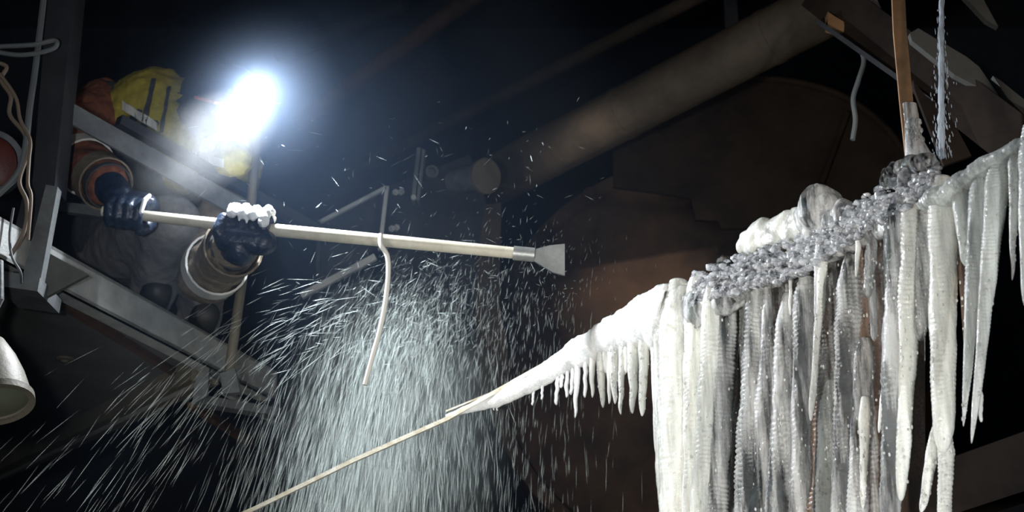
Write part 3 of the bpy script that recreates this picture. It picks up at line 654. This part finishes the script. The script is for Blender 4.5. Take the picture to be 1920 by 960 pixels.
for a in [ # the curtain, back to front
    (1355, 520, 1340, 1010, 46, 44, .05, M_clear, .1, 9), (1385, 520, 1362, 1010, 44, 42, .06, M_clear, .09, 9), (1432, 505, 1402, 1010, 56, 56, .05, M_clear, .07, 10),
    (1470, 500, 1448, 1010, 50, 48, .06, M_grime, .08, 9), (1508, 490, 1490, 1010, 52, 50, .055, M_clear, .07, 9), (1560, 480, 1540, 1010, 56, 50, .06, M_grime, .09, 9), (1596, 470, 1578, 1010, 56, 52, .05, M_clear, .09, 9),
    (1640, 450, 1622, 1010, 52, 46, .06, M_grime, .08, 9), (1655, 440, 1640, 1010, 44, 40, .05, M_clear, .08, 9), (1410, 520, 1384, 1010, 40, 40, .04, M_clear, .1, 8), (1490, 500, 1470, 1010, 36, 36, .045, M_semi, .07, 8)]:
    icicle(*a, .1, 0, 'ice_column', k, None, .8, .22); k += 1
for a in [ # columns of the front
    (1284, 580, 1278, 1010, 100, 74, -.005, M_ice, .015, 10), (1246, 575, 1250, 1010, 46, 30, -.015, M_ice, .03, 10), (1272, 565, 1276, 1010, 68, 56, -.018, M_ice, .035, 10), (1305, 560, 1296, 1010, 48, 36, -.02, M_ice, .04, 9), (1338, 550, 1308, 1010, 38, 36, -.03, M_ice, .05, 9),
    (1362, 545, 1338, 1010, 42, 48, 0, M_semi, .09, 8), (1425, 540, 1396, 1010, 50, 54, .0, M_semi, .08, 9), (1452, 540, 1425, 1010, 46, 46, .01, M_semi, .07, 9),
    (1478, 590, 1458, 1010, 46, 54, .005, M_semi, .06, 10), (1512, 545, 1500, 1010, 44, 50, .0, M_semi, .07, 9), (1566, 520, 1548, 1010, 50, 52, .005, M_clear, .09, 8), (1598, 520, 1584, 1010, 56, 54, .01, M_semi, .09, 9),
    (1622, 660, 1606, 1010, 40, 42, 0, M_semi, .06, 8), (1690, 405, 1668, 1010, 66, 38, -.03, M_semi, .035, 10), (1714, 400, 1690, 940, 56, 22, -.02, M_ice, .05, 10),
    (1556, 740, 1542, 1010, 30, 32, -.015, M_ice, .05, 9)]:
    icicle(*a, .1, 0, 'ice_column', k, None, .8, .18); k += 1
for a in [ # bright free icicles in front of the curtain
    (1545, 500, 1520, 790, 22, 12, -.03, M_ice, .08, 8), (1536, 470, 1530, 600, 20, 9, -.035, M_semi, .07, 8), (1482, 480, 1481, 592, 9, 5, -.035, M_ice, .07, 7), (1405, 600, 1398, 690, 12, 5, -.02, M_ice, .05, 8),
    (1658, 720, 1648, 812, 13, 6, -.03, M_ice, .05, 8), (1634, 470, 1626, 560, 28, 16, -.035, M_semi, .08, 8), (1610, 450, 1606, 520, 16, 5, -.035, M_ice, .07, 7), (1634, 520, 1640, 640, 16, 14, -.03, M_semi, .08, 8), (1622, 770, 1618, 955, 28, 9, -.02, M_ice, .07, 8),
    (1230, 640, 1243, 908, 26, 14, .0, M_ice, .03, 10), (1228, 700, 1232, 878, 16, 7, .005, M_ice, .04, 9),
    (1768, 372, 1768, 850, 60, 40, -.03, M_ice, .03, 9), (1755, 820, 1727, 962, 34, 12, -.01, M_ice, .06, 8), (1774, 820, 1770, 1010, 32, 26, -.012, M_ice, .06, 8),
    (1806, 400, 1811, 665, 34, 6, .01, M_grime, .05, 9), (1802, 352, 1812, 500, 44, 20, -.035, M_gice, .05, 9), (1840, 345, 1806, 800, 50, 8, -.035, M_gice, .06, 8), (1872, 328, 1822, 832, 50, 8, -.035, M_ice, .07, 8),
    (1965, 260, 1950, 640, 40, 12, -.03, M_ice, .05, 8), (2010, 240, 1990, 720, 46, 14, -.03, M_ice, .05, 8),
    (1840, 740, 1839, 792, 8, 7, -.012, M_ice, .07, 8), (1903, 295, 1898, 526, 30, 6, -.035, M_ice, .06, 8), (1930, 275, 1922, 575, 46, 14, -.035, M_ice, .05, 8), (1738, 385, 1726, 640, 44, 24, -.01, M_semi, .06, 9)]:
    icicle(*a, .14, .3 if a[0] in (1844, 1876) else 0, 'icicle', k, None, .85, .16); k += 1

b = MB(); rn = random.Random(21); big = [c for c in COLS if max(c[1]) > .009]
for k in range(1500):                     # ice beads added on the columns for glints and edge bumps
    ps, rs = rn.choice(big); i = rn.randrange(8, len(ps) - 6); a = rn.uniform(-1.2, 1.2); q = ps[i] + Vector((math.sin(a), -math.cos(a) * .85, 0)) * rs[i] * 1.0
    b.ball(q, rn.uniform(.001, .0026), 1, 0, (1, 1, 1.3 + rn.random()), k)
tag(b.build('glint_beads', M_ice, iceR, True, 180), kind='stuff')

# ------------------------------------------------------------------ falling water
b = MB(); pts = []; rad = []
for i in range(60):
    t = i / 59; pts.append(P(1765 + 2.5 * noise.noise((t * 9, 0, 0)) * (.4 + t), -170 + 465 * t, 2.42)); rad.append((.0042 + .0035 * t) * (.6 + .4 * noise.noise((t * 25, 3, 0)) + .25))
b.tube(pts, rad, 10, True, 1, lambda i, a, p: 1 + .5 * noise.noise(p * 160))
rn = random.Random(5)
for i in range(260):
    t = rn.random() ** .7; sp_ = 4 + 16 * t
    p = P(1765 + rn.gauss(0, sp_ * .7), -10 + 300 * t, 2.42 + rn.gauss(0, .015)); L = rn.uniform(.004, .014)
    b.tube([p, p - Vector((0, 0, L * .5)), p - Vector((0, 0, L))], [.0003, rn.uniform(.0006, .0012), .0003], 5)
tag(b.build('water_stream', M_water), 'thin stream of water falling with stray drops onto the ice', 'water', kind='stuff')

# ------------------------------------------------------------------ spray of loose ice and water, built as motion streaks
b = MB(); rn = random.Random(11)
def streak(p, d, L, r):  # one sliver drawn along a drop's motion trail
    d = d.normalized(); x = d.orthogonal().normalized() * r; y = d.cross(x).normalized() * r; m = p - d * (L * .4)
    n = len(b.v); b.v += [tuple(p), tuple(m + x), tuple(m - x * .5 + y * .87), tuple(m - x * .5 - y * .87), tuple(p - d * L)]
    b.f += [(n, n + 1, n + 2), (n, n + 2, n + 3), (n, n + 3, n + 1), (n + 4, n + 2, n + 1), (n + 4, n + 3, n + 2), (n + 4, n + 1, n + 3)]
G = Vector((0, 0, -9.8))
def shower(count, src, v0, tmax, Lk, rr, tp=.8):
    for _ in range(count):
        p0 = src(); v = v0(); t = tmax * rn.random() ** tp
        p = p0 + v * t + G * (t * t / 2); vel = v + G * t
        streak(p, vel, min(.13, max(.01, vel.length * Lk * rn.uniform(.4, 1.4))), rr * rn.uniform(.6, 1.5))
g = rn.gauss
shower(8000, lambda: P(g(800, 55), g(590, 50), 3.72 + g(0, .18)), lambda: Vector((g(-.5, .22), g(0, .1), g(.1, .3))), .5, .034, .00028)
shower(5500, lambda: P(g(735, 60), g(600, 45), 3.66 + g(0, .16)), lambda: Vector((g(-.25, .36), g(0, .1), g(.2, .3))), .45, .034, .00028, .6)
shower(420, lambda: P(g(640, 50), g(590, 35), 3.4 + g(0, .12)), lambda: Vector((g(-1.6, .5), g(-.1, .15), g(.0, .3))), .36, .032, .00032)
shower(2600, lambda: P(g(960, 90), g(520, 70), 3.5 + g(0, .15)), lambda: Vector((g(-.25, .2), 0, g(0, .3))), .5, .016, .0002)
shower(220, lambda: P(rn.uniform(480, 1080), rn.uniform(240, 560), 3.4 + g(0, .2)), lambda: Vector((g(-.5, .7), 0, g(.6, .6))), .2, .02, .00025)
sprayo = tag(b.build('ice_spray', M_streak, None, False), 'white spray of ice and water drawn as motion streaks, falling between worker and ice', 'spray', kind='stuff')

# ------------------------------------------------------------------ mist
def cloud(name, blobs, mat, label):
    b = MB()
    for c, r, sc in blobs: b.ball(c, r, 3, 0, sc)
    return tag(b.build(name, mat), label, 'mist', kind='stuff')
def puff(name, c, r, sc, rot, mat, label):
    b = MB(); b.ball(c, r, 3, 0, sc); o = b.build(name, mat, None, True, 40, c); o.rotation_euler = rot; return tag(o, label, 'mist', kind='stuff')
puff('breath_cloud', P(372, 280, 3.05), .22, (1, .6, .5), (0, R(-36), 0), M_breath, 'white cloud of breath below the headlamp')
puff('lamp_glow_mist', HL + Vector((0, -.03, 0)), .26, (1, 1, 1), (0, 0, 0), M_glow, 'bluish mist added round the headlamp for its glow')  # scattering volume added to carry the lamp's glow
puff('snow_dust_cloud', P(735, 815, 3.75), .4, (.85, .6, 1.05), (0, R(-8), 0), M_dust, 'pale cloud of snow dust within the spray')
puff('thin_mist', HL + Vector((.05, .7, -.1)), 1.35, (1.15, .8, .95), (0, 0, 0), M_haze, 'thin bluish mist hanging in the air around worker and spray')
puff('snow_dust_cloud', P(720, 630, 3.8), .3, (.95, .6, .7), (0, R(10), 0), M_dust2, 'faint upper veil of snow dust below the scraper pole')
